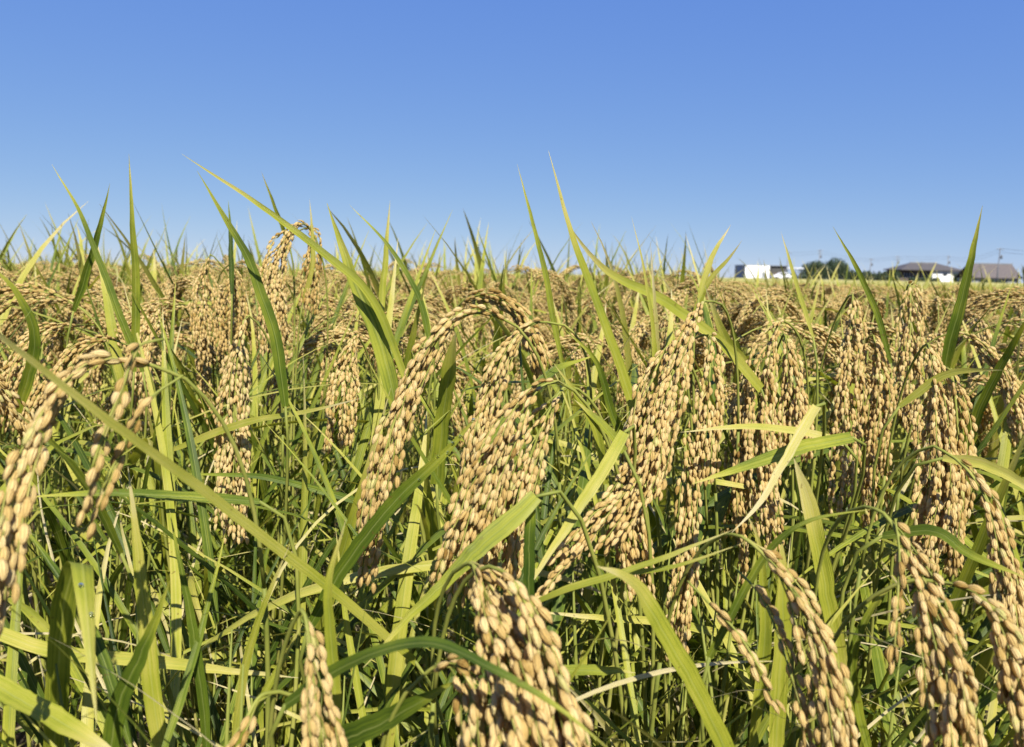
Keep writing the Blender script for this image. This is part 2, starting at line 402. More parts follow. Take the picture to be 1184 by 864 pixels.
plant(-.135, .37, 'rice plant whose large blurred ear arches out of the left edge of the photo',
  [(pts(.31, .245, (214, 438), (165, 420), (105, 420), (55, 468), (24, 545), (6, 620), (-8, 700)), 5, .0060, {'grain': .0076}),
   (pts(.29, .27, (190, 392), (158, 402), (143, 445), (120, 500), (97, 572)), 1, .0015, {'stem': False}),
   (pts(.30, .275, (212, 434), (168, 466), (140, 520), (107, 590)), 1, .002, {'stem': False, 'tone': .4})],
  [(pts(.40, .34, (300, 580), (214, 574), (120, 570), (20, 576)), .0070, .18, {}),
   (pts(.42, .34, (140, 640), (105, 570), (62, 515), (10, 470)), .006, .25, {})])
plant(-.17, .34, 'rice plant with a broad pale leaf folded over and hanging tip down',
  [],
  [(pts(.33, .255, (60, 900), (66, 780), (76, 690), (92, 650), (98, 680), (104, 745), (112, 838)), .0098, .36, {'base': .8, 'peak': .6, 'drops': ((.74, .12), (.80, -.1))}),
   (pts(.36, .35, (190, 900), (172, 760), (160, 640), (148, 540)), .0090, .60, {}),
   (pts(.30, .29, (120, 900), (140, 810), (170, 740), (196, 672)), .0085, .12, {}),
   (pts(.31, .28, (-40, 775), (20, 805), (70, 835), (140, 875)), .0095, .5, {'base': .9, 'peak': .6}),
   (pts(.40, .38, (-20, 725), (60, 752), (200, 768), (345, 784)), .0085, .55, {'base': .9}),
   (pts(.34, .36, (150, 860), (110, 740), (50, 640), (10, 590)), .006, .2, {}),
   (pts(.33, .40, (185, 880), (215, 790), (240, 700), (262, 610)), .0045, .3, {})])
plant(-.235, .68, 'rice plant with one long straight ear hanging alone left of the middle',
  [(pts(.62, .575, (296, 372), (284, 366), (276, 402), (271, 470), (270, 535), (268, 592)), 15, .0165, {'blen': (.06, .09), 'tone': .68})],
  [(pts(.53, .50, (330, 470), (318, 390), (292, 310), (262, 255), (228, 198)), .0095, .14, {'peak': .3}),
   (pts(.50, .46, (470, 440), (430, 345), (370, 290), (300, 237), (210, 178)), .0062, .52, {'base': .8}),
   (pts(.6, .5, (200, 520), (280, 490), (340, 480), (420, 460)), .008, .5, {}),
   (pts(.58, .55, (440, 590), (380, 570), (300, 552), (200, 548)), .007, .2, {})])
plant(-.02, .58, 'rice plant whose slender ear bends left beside a tall leaf',
  [(pts(.45, .40, (598, 378), (568, 364), (530, 366), (494, 402), (466, 460), (442, 535), (422, 632)), 11, .0085, {}),
   (pts(.57, .52, (520, 366), (540, 345), (572, 342), (600, 360), (618, 394)), 9, .006, {'tone': .36}),
   (pts(.52, .48, (652, 376), (618, 374), (588, 405), (564, 468), (545, 540)), 12, .011, {})],
  [(pts(.5, .46, (505, 560), (512, 480), (519, 430), (527, 384)), .0115, .34, {'base': .9, 'peak': .75}),
   (pts(.385, .355, (355, 730), (400, 652), (456, 582), (508, 530), (556, 477)), .0088, .24, {'peak': .5, 'drops': ((.72, .1), (.80, -.12), (.83, .14), (.88, 0), (.93, .05), (.97, 0))}),
   (pts(.5, .5, (460, 480), (444, 410), (412, 330), (378, 235)), .0130, .34, {'peak': .3}),
   (pts(.47, .5, (560, 520), (600, 470), (640, 430), (690, 410)), .008, .25, {})])
plant(.075, .465, 'rice plant with a wide full ear fanning down left behind a broad slanting leaf',
  [(pts(.42, .385, (664, 452), (640, 442), (606, 462), (578, 515), (556, 575), (536, 642)), 13, .016, {}),
   (pts(.44, .40, (668, 450), (650, 450), (628, 490), (608, 545), (592, 600), (584, 655)), 12, .014, {'tone': .6})],
  [(pts(.365, .335, (620, 574), (590, 603), (545, 640), (500, 686), (455, 735), (420, 772)), .0112, .45, {'base': .8, 'peak': .22, 'p': 1.15}),
   (pts(.37, .37, (610, 740), (612, 670), (612, 620), (616, 570)), .0065, .14, {'base': .9, 'peak': .8}),
   (pts(.41, .37, (722, 500), (700, 540), (668, 590), (636, 640), (598, 698)), .0075, .62, {'base': .9, 'peak': .25}),
   (pts(.42, .42, (722, 522), (704, 498), (684, 480), (664, 462)), .0055, .35, {'base': .9}),
   (pts(.5, .44, (860, 740), (780, 722), (700, 715), (610, 706)), .0068, .58, {'base': .9}),
   (pts(.50, .46, (740, 560), (708, 480), (690, 420), (650, 378)), .007, .14, {}),
   (pts(.44, .42, (700, 560), (690, 500), (665, 455), (640, 420)), .006, .3, {})])
plant(.13, .54, 'rice plant with the heaviest cluster of ears, sweeping down in the middle',
  [(pts(.50, .44, (792, 412), (772, 400), (752, 446), (738, 512), (728, 580), (736, 645)), 14, .014, {}),
   (pts(.52, .40, (834, 352), (812, 350), (790, 395), (768, 465), (742, 545), (700, 602), (636, 668)), 15, .012, {}),
   (pts(.52, .47, (800, 500), (792, 500), (796, 560), (796, 640), (785, 722)), 9, .009, {}),
   (pts(.56, .5, (800, 392), (822, 390), (820, 440), (815, 520)), 8, .010, {})],
  [(pts(.52, .48, (745, 520), (722, 440), (700, 378), (676, 315), (654, 248), (634, 174)), .0098, .5, {'peak': .45}),
   (pts(.56, .50, (880, 450), (835, 398), (770, 350), (712, 320), (684, 296), (654, 256)), .0095, .52, {'base': .9, 'peak': .4}),
   (pts(.66, .64, (650, 420), (638, 360), (628, 305), (614, 250), (598, 190)), .0062, .34, {}),
   (pts(.5, .48, (757, 520), (757, 410), (746, 320), (730, 250)), .0042, .5, {}),
   (pts(.52, .48, (775, 520), (762, 430), (758, 360), (752, 280)), .0045, .75, {}),
   (pts(.48, .46, (975, 512), (930, 500), (860, 494), (786, 500)), .0062, .6, {'base': .9})])
plant(.215, .64, 'rice plant with two long ears hanging above a horizontal sunlit leaf right of the middle',
  [(pts(.6, .54, (918, 380), (902, 372), (886, 420), (880, 485), (884, 545), (890, 600)), 13, .015, {}),
   (pts(.6, .56, (900, 400), (908, 388), (916, 440), (920, 495)), 10, .012, {}),
   (pts(.6, .55, (870, 430), (862, 420), (858, 480), (856, 560), (858, 640)), 7, .006, {'tone': .4})],
  [(pts(.44, .40, (985, 506), (930, 518), (870, 536), (800, 560)), .0092, .40, {'base': .9}),
   (pts(.41, .37, (944, 470), (928, 496), (904, 540), (876, 584), (846, 616)), .0062, .70, {'base': .9, 'peak': .25}),
   (pts(.60, .6, (808, 345), (822, 300), (845, 260)), .0055, .6, {}),
   (pts(.62, .6, (800, 370), (820, 325), (842, 300), (858, 278)), .0055, .58, {}),
   (pts(.6, .6, (940, 390), (926, 345), (914, 305), (903, 268)), .0042, .55, {}),
   (pts(.6, .56, (900, 470), (860, 420), (838, 390), (815, 330)), .011, .45, {'base': .9})])
plant(.30, .76, 'rice plant with a pair of straight ears hanging side by side right of the middle',
  [(pts(.66, .60, (975, 352), (986, 342), (982, 420), (979, 500), (975, 570)), 13, .015, {}),
   (pts(.64, .60, (1000, 398), (1010, 388), (1016, 450), (1011, 520), (1013, 580)), 13, .014, {'tone': .48}),
   (pts(.75, .7, (1045, 345), (1052, 330), (1052, 400), (1046, 470)), 12, .016, {})],
  [(pts(.62, .6, (1030, 420), (1014, 365), (990, 310), (963, 262)), .0062, .30, {}),
   (pts(.62, .58, (1090, 440), (1100, 390), (1118, 320), (1136, 238)), .0105, .18, {'peak': .3})])
plant(.31, .56, 'rice plant with a thick double ear hanging beside the right edge',
  [(pts(.54, .48, (1062, 408), (1074, 400), (1082, 470), (1086, 545), (1076, 618)), 15, .014, {}),
   (pts(.52, .49, (1088, 432), (1100, 430), (1108, 520), (1100, 628)), 12, .010, {'tone': .47}),
   (pts(.7, .66, (1085, 390), (1115, 385), (1158, 425), (1178, 478)), 9, .010, {})],
  [(pts(.52, .48, (1040, 470), (1090, 435), (1130, 428), (1160, 428)), .006, .52, {}),
   (pts(.46, .42, (1090, 530), (1140, 538), (1180, 560), (1220, 590)), .008, .55, {}),
   (pts(.6, .5, (1100, 560), (1130, 480), (1170, 400), (1200, 350)), .009, .25, {})])
plant(.205, .37, 'rice plant with big drooping ears filling the lower right corner',
  [(pts(.40, .34, (1080, 516), (1110, 535), (1140, 575), (1160, 640), (1172, 700), (1182, 790)), 9, .009, {}),
   (pts(.335, .28, (1000, 586), (1024, 596), (1052, 645), (1078, 705), (1096, 780), (1104, 880)), 9, .0105, {}),
   (pts(.33, .29, (1060, 670), (1110, 678), (1145, 700), (1170, 745), (1195, 820)), 8, .008, {}),
   (pts(.32, .30, (1035, 600), (1040, 640), (1038, 690), (1034, 752)), 1, .002, {'stem': False, 'tone': .35, 'blen': (.05, .06)})],
  [(pts(.36, .33, (820, 760), (880, 650), (930, 605), (1012, 588)), .0045, .30, {'base': .9}),
   (pts(.40, .34, (1020, 620), (1080, 615), (1120, 640), (1190, 670)), .008, .2, {}),
   (pts(.4, .38, (980, 830), (963, 730), (940, 610), (918, 530)), .0105, .45, {'base': .9, 'peak': .8}),
   (pts(.36, .34, (1010, 890), (985, 780), (1010, 700), (1060, 660)), .006, .3, {})])
plant(.06, .385, 'rice plant whose thin ear arches right from a long horizontal stalk at lower right',
  [(pts(.335, .285, (838, 618), (860, 622), (895, 655), (930, 712), (956, 780), (972, 880)), 6, .0065, {}),
   (pts(.33, .30, (795, 672), (822, 700), (855, 735), (894, 800)), 1, .0016, {'stem': False}),
   (pts(.34, .30, (848, 655), (880, 690), (905, 750), (925, 815)), 2, .003, {'stem': False, 'blen': (.05, .06), 'tone': .45})],
  [(pts(.33, .285, (860, 910), (806, 800), (748, 698), (722, 668), (690, 655)), .0108, .36, {'base': .85, 'peak': .7}),
   (pts(.36, .33, (640, 690), (700, 668), (780, 655), (860, 628)), .0035, .35, {}),
   (pts(.36, .33, (610, 700), (660, 680), (740, 655), (850, 612)), .0042, .5, {}),
   (pts(.36, .35, (895, 900), (900, 800), (905, 700), (903, 620)), .0095, .42, {'base': .9, 'peak': .7}),
   (pts(.40, .38, (870, 860), (885, 740), (880, 640), (862, 590)), .008, .5, {})])
plant(0.005, .335, 'rice plant whose big close ear hangs at the bottom centre under an arching dark leaf',
  [(pts(.315, .25, (524, 662), (546, 652), (562, 690), (584, 742), (606, 805), (632, 900)), 15, .0175, {'grain': .0077}),
   (pts(.29, .265, (470, 800), (505, 770), (535, 775), (548, 815), (552, 880)), 5, .0065, {}),
   (pts(.29, .25, (566, 655), (590, 668), (618, 720), (640, 790), (655, 870)), 8, .010, {'grain': .0077, 'tone': .6})],
  [(pts(.29, .225, (330, 815), (390, 775), (440, 752), (500, 744), (560, 768), (640, 815), (720, 880)), .0068, .12, {'base': .8}),
   (pts(.32, .28, (330, 905), (400, 856), (460, 826), (530, 786)), .0115, .12, {'peak': .5}),
   (pts(.40, .185, (480, 765), (365, 668), (255, 584), (140, 497), (0, 388), (-90, 325)), .0066, .50, {'base': .9, 'peak': .3}),
   (pts(.34, .36, (640, 775), (700, 776), (735, 778)), .006, .4, {}),
   (pts(.31, .3, (390, 880), (385, 760), (380, 680), (400, 600)), .0062, .45, {})])
plant(-.085, .315, 'rice plant with a small upright ear curling over at the bottom left of centre',
  [(pts(.285, .262, (338, 722), (350, 706), (358, 745), (364, 805), (378, 890)), 6, .0080, {}),
   (pts(.30, .28, (322, 800), (300, 806), (282, 838), (262, 880)), 3, .004, {'tone': .42})],
  [(pts(.30, .30, (250, 900), (285, 840), (318, 780), (350, 720)), .0042, .3, {}),
   (pts(.38, .4, (430, 880), (410, 780), (398, 700), (388, 610)), .0045, .5, {}),
   (pts(.37, .36, (240, 880), (232, 790), (216, 690), (196, 590)), .006, .2, {}),
   (pts(.36, .34, (270, 860), (282, 780), (305, 700), (335, 630)), .0045, .55, {})])
plant(-.25, .88, 'rice plant whose ear bends over above the horizon left of the middle',
  [(pts(.82, .78, (366, 278), (356, 262), (342, 260), (326, 284), (315, 325), (316, 385)), 15, .017, {'blen': (.06, .10)}),
   (pts(.86, .82, (338, 270), (358, 264), (362, 285), (357, 335)), 7, .010, {'tone': .35})],
  [(pts(.82, .8, (350, 350), (362, 300), (358, 230)), .006, .6, {}),
   (pts(.85, .8, (335, 285), (322, 250), (302, 198)), .005, .45, {})])
plant(-.14, .73, 'rice plant with a short ear half hidden behind a broad upright leaf',
  [(pts(.70, .65, (420, 398), (410, 388), (402, 432), (396, 488)), 12, .015, {})],
  [(pts(.66, .64, (500, 410), (484, 345), (452, 288), (404, 237)), .0072, .25, {}),
   (pts(.7, .7, (438, 380), (445, 300), (451, 232)), .0075, .6, {})])
plant(-.37, .99, 'rice plant with two ears side by side below a thin dark upright leaf',
  [(pts(.93, .9, (252, 302), (242, 296), (236, 340), (240, 405)), 13, .020, {}),
   (pts(.92, .88, (258, 312), (268, 308), (270, 350), (268, 395)), 11, .018, {'tone': .4})],
  [(pts(.85, .85, (268, 340), (267, 290), (264, 232)), .0068, .12, {})])
plant(-.40, .68, 'rice plant with crossing dark and pale upright leaves near the left edge',
  [(pts(.72, .66, (110, 385), (70, 378), (35, 405), (5, 470)), 12, .016, {}),
   (pts(.7, .64, (150, 400), (120, 392), (85, 410), (50, 470)), 10, .012, {'tone': .45})],
  [(pts(.63, .6, (155, 430), (157, 330), (153, 260), (149, 178)), .0082, .36, {'peak': .3}),
   (pts(.63, .6, (165, 430), (140, 368), (98, 258), (60, 190)), .0068, .22, {}),
   (pts(.66, .64, (85, 360), (102, 310), (115, 265), (127, 212)), .0075, .12, {}),
   (pts(.60, .55, (20, 480), (40, 400), (20, 340), (-20, 300)), .010, .25, {})])

CAMV = CAM
def bez(p0, p1, p2, p3, n):
    t = np.linspace(0, 1, n)[:, None]
    return (1 - t) ** 3 * p0 + 3 * (1 - t) ** 2 * t * p1 + 3 * (1 - t) * t ** 2 * p2 + t ** 3 * p3

GW, GH = 148, 108
mask = np.zeros((GH + 1, GW + 1)); lmask = np.zeros((GH + 1, GW + 1))
def mark(mk, P, rad):
    X, Y, D = proj(P)
    for x, y, d in zip(X, Y, D):
        r_ = rad / d * F
        for gy in range(int((y - r_) // 8), int((y + r_) // 8) + 1):
            for gx in range(int((x - r_) // 8), int((x + r_) // 8) + 1):
                if 0 <= gx < GW and 0 <= gy < GH: mk[gy, gx] = max(mk[gy, gx], d)
def blocks(P, mk, margin=.0):
    X, Y, D = proj(P); n = 0
    for x, y, d in zip(X, Y, D):
        gx, gy = int(x // 8), int(y // 8)
        if 0 <= gx < GW and 0 <= gy < GH and mk[gy, gx] > d + margin: n += 1
    return n / len(X)

print('heroes')
ROOTS = []
for hi, (bx, by, label, ears, leaves) in enumerate(HERO):
    base = np.array([bx, by, 0.]); rt = thing('rice_plant', label, 'rice plant', base, 'rice plants standing in the field')
    ROOTS.append((rt, bx, by, True)); rr = random.Random(hi + 100)
    for ei, (pp, n_str, rad, opt) in enumerate(ears):
        S = np.array([at(*p) for p in pp]); opt = dict(opt)
        own = opt.pop('stem', True); P0 = S[0]; t0 = unit(S[1] - S[0]); t0[2] = max(t0[2], -.05); t0 = unit(t0)
        foot = base + np.array([rr.uniform(-.03, .03), rr.uniform(-.03, .03), 0])
        cp = P0 - t0 * .075 - np.array([0, 0, .03])
        st = bez(foot, foot + np.array([0, 0, .5]) + (cp - foot) * np.array([.15, .15, 0]), cp, P0, 26)
        mb = MB(); h = np.linspace(0, 1, 19); add_tube(mb, st[:19], np.interp(h, [0, 1], [.0022, .0011]), 7, np.interp(h, [0, .5, 1], [.9, .5, .25]))
        if own: link('stem', mb.mesh('stem', (STALK,), base), rt)
        rach, strs = panicle_strings(S, n_str if n_str < 4 else int(n_str * 1.45 + .5), rad * .88, hi * 10 + ei + 1, **opt)
        mb = MB(); add_tube(mb, np.vstack([st[18:-1], rach[:52:3]]) if own else rach[:52:3], np.linspace(.0010, .0005, 25) if own else .0005, 6, .38)
        pn = link('panicle', mb.mesh('panicle', (STALK,), base), rt)
        for path, gs in strs:
            if not gs: continue
            sb = MB(); string_into(sb, path, gs, 0, (0, 1), rr.uniform(.3, .6))
            link('grain_string', sb.mesh('grain_string', (HUSK, STALK), base), pn)
        mark(mask, spline(S, 40)[0], rad + .003)
    for li, (pp, W, tone, opt) in enumerate(leaves):
        S = np.array([at(*p) for p in pp]); opt = dict(opt); opt_drops = opt.pop('drops', ())
        Q, L = spline(S, 30)
        view = unit(CAM - Q); nrm = unit(view + np.array([.15, 0, .45]) + rr.uniform(-.2, .2))
        mb = MB(); add_leaf(mb, S, W * .85, min(1, tone * 1.0 + .05), nrm, 30, 7, rr.uniform(.14, .36), rr.uniform(-.45, .45), seed=hi * 20 + li, **opt)
        lo = link('leaf', mb.mesh('leaf', (LEAF,), base), rt)
        for k, (u, off) in enumerate(opt_drops):
            j = int(u * 29); T_ = unit(Q[min(j + 1, 29)] - Q[j]); Sd = unit(np.cross(T_, nrm[j])); Nn = np.cross(Sd, T_); Nn = Nn if Nn @ nrm[j] > 0 else -Nn
            c = Q[j] + Sd * off * W + Nn * .0004; mb = MB(); rd = rr.uniform(.0006, .0010); V = []
            for a in range(6):
                for b in range(10):
                    th, ph = a / 5 * math.pi * .5, b / 10 * 2 * math.pi
                    V.append(c + rd * (math.cos(th) * math.cos(ph) * T_ * 1.25 + math.cos(th) * math.sin(ph) * Sd + .6 * math.sin(th) * Nn))
            mb.add(V, [(a * 10 + b, a * 10 + (b + 1) % 10, a * 10 + 10 + (b + 1) % 10, a * 10 + 10 + b) for a in range(5) for b in range(10)] + [tuple(range(9, -1, -1))], 0, 0, 0)
            link('water_drop', mb.mesh('water_drop', (WATER,), base), lo)
        # the sheath that carries the blade
        foot = base + np.array([rr.uniform(-.03, .03), rr.uniform(-.03, .03), 0]); t0 = unit(S[1] - S[0])
        if S[0][2] > .15:
            q = bez(foot, foot + np.array([0, 0, S[0][2] * .6]), S[0] - t0 * .06, S[0], 12)
            mb = MB(); add_tube(mb, q, np.linspace(.0019, .0009, 12), 6, np.linspace(.75, .25, 12)); link('stem', mb.mesh('stem', (STALK,), base), rt)
        mark(lmask, Q[3:], W * .4)

# ------------------------------------------------------------------ the ordinary plants, each copied together from the kit
def turn(P, a, s, loc):
    c, n = math.cos(a), math.sin(a); P = P * s
    return np.stack([P[:, 0] * c - P[:, 1] * n, P[:, 0] * n + P[:, 1] * c, P[:, 2]], 1) + loc
HZ0 = 432 - math.tan(PITCH) * F / math.cos(ROLL)
def hz(x): return HZ0 + (x - 592) * math.tan(ROLL)       # the horizon in the photograph
def furnish(rt, x, y, lod, culms, nleaf, ear_chance, r, ytop, hero=False):
    base = np.array([x, y, 0.])
    zs = r.uniform(.93, 1.04) if y < .85 else r.uniform(1.0, 1.10) if y < 3.2 else r.uniform(.97, 1.06)
    spire = r.random() < .4
    for k in range(culms):
        a = k / culms * 6.283 + r.uniform(-.5, .5); f = np.array([math.cos(a), math.sin(a), 0]) * r.uniform(.006, .04)
        ki = r.randrange(8); st = KIT['stem', lod][ki]; s = zs * r.uniform(.93, 1.03); P = turn(st.pts, a, s, f)
        if blocks(base + P[4:], mask) > .25: continue
        so = link('stem', st.me, rt, f, a, s); eared = False
        if r.random() < ear_chance:
            for tr in range(5):
                pk = r.choice(KIT['panicle', lod]); a2 = a + r.uniform(-.9, .9); s2 = r.uniform(.9, 1.08)
                Q = turn(pk.pts, a2, s2, P[-1]); X, Y, D = proj(base + Q)
                if (Y - hz(X)).min() < (10 if y < .7 else r.choice((-24, -12, -2)) if X.mean() < 835 else 6) or blocks(base + Q[8:], mask) > .06 or D[8:].min() < .40 or (Y.max() > 535 and X.min() < 780) or Y.max() > 600: continue
                if D[8:].min() < .62 and blocks(base + Q[8:], lmask) > .15: continue
                link('panicle', pk.me, rt, P[-1], a2, s2); eared = True; break
        if not eared: so.data = KIT['stem:shoot', lod][ki].me
        if y > .8 and r.random() < .15:                       # a tall flag leaf that pierces the skyline
            for tr in range(8):
                lf = r.choice(KIT['leaf:flag', lod]); a2 = a + r.uniform(-2.5, 2.5); s2 = r.uniform(1.05, 1.5)
                Q = turn(lf.pts, a2, s2, P[-1]); X, Y, D = proj(base + Q); top = (Y - hz(X)).min()
                if not ((-26 if X.mean() > 835 else -75) < top < -6) or blocks(base + Q, mask) > .1: continue
                link('leaf', lf.me, rt, P[-1], a2, s2); break
        for j in range(nleaf):
            fr = (r.uniform(.93, 1), r.uniform(.62, .85), r.uniform(.4, .65), r.uniform(.15, .4), r.uniform(.5, .9), r.uniform(.5, .95), r.uniform(.3, .9), r.uniform(.2, .8), r.uniform(.5, .9))[j]
            kd = ('flag', r.choice(('arch', 'bent', 'flag')), r.choice(('arch', 'bent', 'dead')), 'dead', r.choice(('arch', 'flag', 'bent')), 'thin', 'straw', r.choice(('straw', 'dead', 'thin')), r.choice(('thin', 'straw')))[j]
            if hero and y < .5 and kd in ('arch', 'bent', 'flag') and r.random() < .75: kd = r.choice(('thin', 'blade', 'blade', 'straw'))
            if hero and kd == 'bent': kd = 'blade'
            if hero and y < .5 and j in (4, 8) and r.random() < .5: continue
            if kd == 'flag' and r.random() < .3: kd = 'bent'
            q = P[min(len(P) - 1, int(fr * (len(P) - 1) + .5))]
            for tr in range(4):
                lf = r.choice(KIT['leaf:' + kd, lod]); a2 = a + r.uniform(-1.7, 1.7); s2 = r.uniform(.82, 1.14) * (1.16 if spire and kd == 'flag' else 1)
                Q = turn(lf.pts, a2, s2, q); X, Y, D = proj(base + Q)
                if (Y - hz(X)).min() < (r.choice((-66, -50, -34)) if spire and y > .6 else r.choice((-32, -20, -8, 6))) * (.35 if X.mean() > 835 else 1) or D.min() < (.24 if kd in ('thin', 'straw', 'dead') else .33 if kd == 'blade' else .42): continue
                if blocks(base + Q, mask) > .08 or blocks(base + Q, lmask) > .2: continue
                link('leaf', lf.me, rt, q, a2, s2); break
print('fillers')
for rt, x, y, h in ROOTS:
    r = random.Random(int(x * 1000) * 7 + int(y * 1000)); furnish(rt, x, y, 0, 13 if y < .6 else 13, 9, .12 if y < .6 else .5, r, 285, True)
spots = []
row = 0; yy = .42
while yy < 7:
    half = .70 * yy + .22; k = int(half / .19) + 1
    for i in range(-k, k + 1):
        x = i * .19 + (.095 if row % 2 else 0) + rng.uniform(-.035, .035); y = yy + rng.uniform(-.05, .05)
        if abs(x) > .69 * y + .16: continue
        if any(math.hypot(x - hx, y - hy) < .10 for _, hx, hy, _ in ROOTS): continue
        spots.append((math.hypot(x, y), x, y))
    row += 1; yy += .24
spots.sort(); N_THINGS = 298 - len(ROOTS)
things, rest = spots[:N_THINGS], spots[N_THINGS:]
LIMIT = things[-1][0]
for i, (d, x, y) in enumerate(things):
    r = random.Random(i * 3 + 1)
    if d < 1.25: lb = 'rice plant in the thick of the field just behind the large front ears'
    elif d < 2.6: lb = 'rice plant with small golden ears in the dense middle rows of the field'
    else: lb = 'rice plant with tiny golden ears in the far rows below the horizon'
    rt = thing('rice_plant', lb, 'rice plant', (x, y, 0), 'rice plants standing in the field')
    if d < 1.0: furnish(rt, x, y, 0, 10, 8, .55, r, 270)
    elif d < 1.9: furnish(rt, x, y, 1, 8, 6, .8, r, 262)
    elif d < 3: furnish(rt, x, y, 1, 8, 3, 1, r, 262)
    else: furnish(rt, x, y, 1, 7, 3, 1, r, 262)

# ------------------------------------------------------------------ the rest of the field: nobody could count it
def whole_plant(seed, lod=2, culms=9):
    r = random.Random(seed + 900); mb = MB()
    def merge(src, a, s, loc, mo):
        V = turn(np.concatenate(src.v), a, s, loc)
        off = mb.n; mb.v.append(V); mb.f += [tuple(i + off for i in f) for f in src.f]; mb.m += [m + mo if mo >= 0 else [0, 2][m] for m in src.m]
        mb.t += src.t; mb.al += src.al; mb.ac += src.ac; mb.n += src.n
    for k in range(culms):
        a = k / culms * 6.283 + r.uniform(-.5, .5); f = np.array([math.cos(a), math.sin(a), 0]) * r.uniform(.006, .04)
        sm, P = kit_stem(r.randrange(8), lod); P = turn(P, a, 1, f); merge(sm, a, 1, f, 2)
        pm, _ = kit_panicle(r.randrange(10), lod); merge(pm, a + r.uniform(-.9, .9), r.uniform(.9, 1.06), P[-1], -1)
        for kd, fr in (('flag', -1), ('flag', -1), (r.choice(('arch', 'flag', 'bent')), -2), ('bent', -2)):
            lm, _ = kit_leaf(kd, r.randrange(12) + 50 * len(kd), lod); merge(lm, a + r.uniform(-1.7, 1.7), r.uniform(.85, 1.1), P[fr], 1)
    return mb.mesh('rice_plant_mass', (HUSK, LEAF, STALK))
print('field')
SRC = []
for s in range(5):
    o = bpy.data.objects.new('rice_source', whole_plant(s)); SRC.append(o)
F_P, F_R, F_S, F_K = [], [], [], []
def sow(x, y, s=1.0): F_P.append((x, y, 0)); F_R.append(rng.uniform(0, 6.28)); F_S.append(s * rng.uniform(.93, 1.05) * (1 + .07 * noise.noise(Vector((x * .45, y * .3, 1))))); F_K.append(int(rng.integers(5)))
for d, x, y in rest: sow(x, y, .98 if x < .25 * y else .88)
for y in np.arange(.45, 7, .24):                       # beside the frame
    for x in np.arange(-8, 8, .2):
        if .69 * y + .16 < abs(x) < .69 * y + 1.6: sow(x + rng.uniform(-.04, .04), y + rng.uniform(-.05, .05))
for yb, sb in ((-.10, .78), (-.32, .90), (-.56, .95), (-.8, .95)):     # unseen rows added behind and beside the camera to shade the lower stems
    for x in np.arange(-2.2, 2.4, .15):
        if abs(x) > .13 or yb < -.2: sow(x + rng.uniform(-.03, .03), yb + rng.uniform(-.03, .03), sb)
for yb in (.12, .32):
    for x in np.arange(-1.8, 1.9, .18):
        if abs(x) > .69 * yb + .34: sow(x, yb, .95)
y = 7.0
while y < 95:
    st = .22 if y < 12 else .3 if y < 22 else .5 if y < 45 else .8
    half = .72 * y + 1.5
    for x in np.arange(-half, half, st): sow(x + rng.uniform(-.45, .45) * st, y + rng.uniform(-.45, .45) * st, .93 if y < 12 and x < .25 * y else .87)
    y += st * (1.15 if y < 22 else 1.4)
me = bpy.data.meshes.new('rice_field'); me.from_pydata(F_P, [], [])
me.attributes.new('rz', 'FLOAT', 'POINT').data.foreach_set('value', np.array(F_R, np.float32))
me.attributes.new('sz', 'FLOAT', 'POINT').data.foreach_set('value', np.array(F_S, np.float32))
me.attributes.new('pick', 'INT', 'POINT').data.foreach_set('value', np.array(F_K, np.int32))
fo = link('rice_field', me); fo['kind'] = 'stuff'; fo['label'] = 'mass of ripe rice reaching back to the horizon'; fo['category'] = 'rice'
g = bpy.data.node_groups.new('rice_field', 'GeometryNodeTree')
g.interface.new_socket('Geometry', in_out='INPUT', socket_type='NodeSocketGeometry'); g.interface.new_socket('Geometry', in_out='OUTPUT', socket_type='NodeSocketGeometry')
gn, gl = g.nodes, g.links
gi, go = gn.new('NodeGroupInput'), gn.new('NodeGroupOutput')
gti = gn.new('GeometryNodeGeometryToInstance')
for o in reversed(SRC):
    oi = gn.new('GeometryNodeObjectInfo'); oi.inputs['Object'].default_value = o
    gl.new(oi.outputs['Geometry'], gti.inputs[0])
iop = gn.new('GeometryNodeInstanceOnPoints'); iop.inputs['Pick Instance'].default_value = True
def named(nm, tp):
    a = gn.new('GeometryNodeInputNamedAttribute'); a.data_type = tp; a.inputs['Name'].default_value = nm
    return next(s for s in a.outputs if s.enabled and s.name == 'Attribute')
cx = gn.new('ShaderNodeCombineXYZ'); gl.new(named('rz', 'FLOAT'), cx.inputs[2])
er = gn.new('FunctionNodeEulerToRotation'); gl.new(cx.outputs[0], er.inputs[0])
gl.new(gi.outputs[0], iop.inputs['Points']); gl.new(gti.outputs[0], iop.inputs['Instance'])
gl.new(named('pick', 'INT'), iop.inputs['Instance Index']); gl.new(er.outputs[0], iop.inputs['Rotation']); gl.new(named('sz', 'FLOAT'), iop.inputs['Scale'])
gl.new(iop.outputs[0], go.inputs[0])
md = fo.modifiers.new('rice_field', 'NODES'); md.node_group = g
print('points', len(F_P))

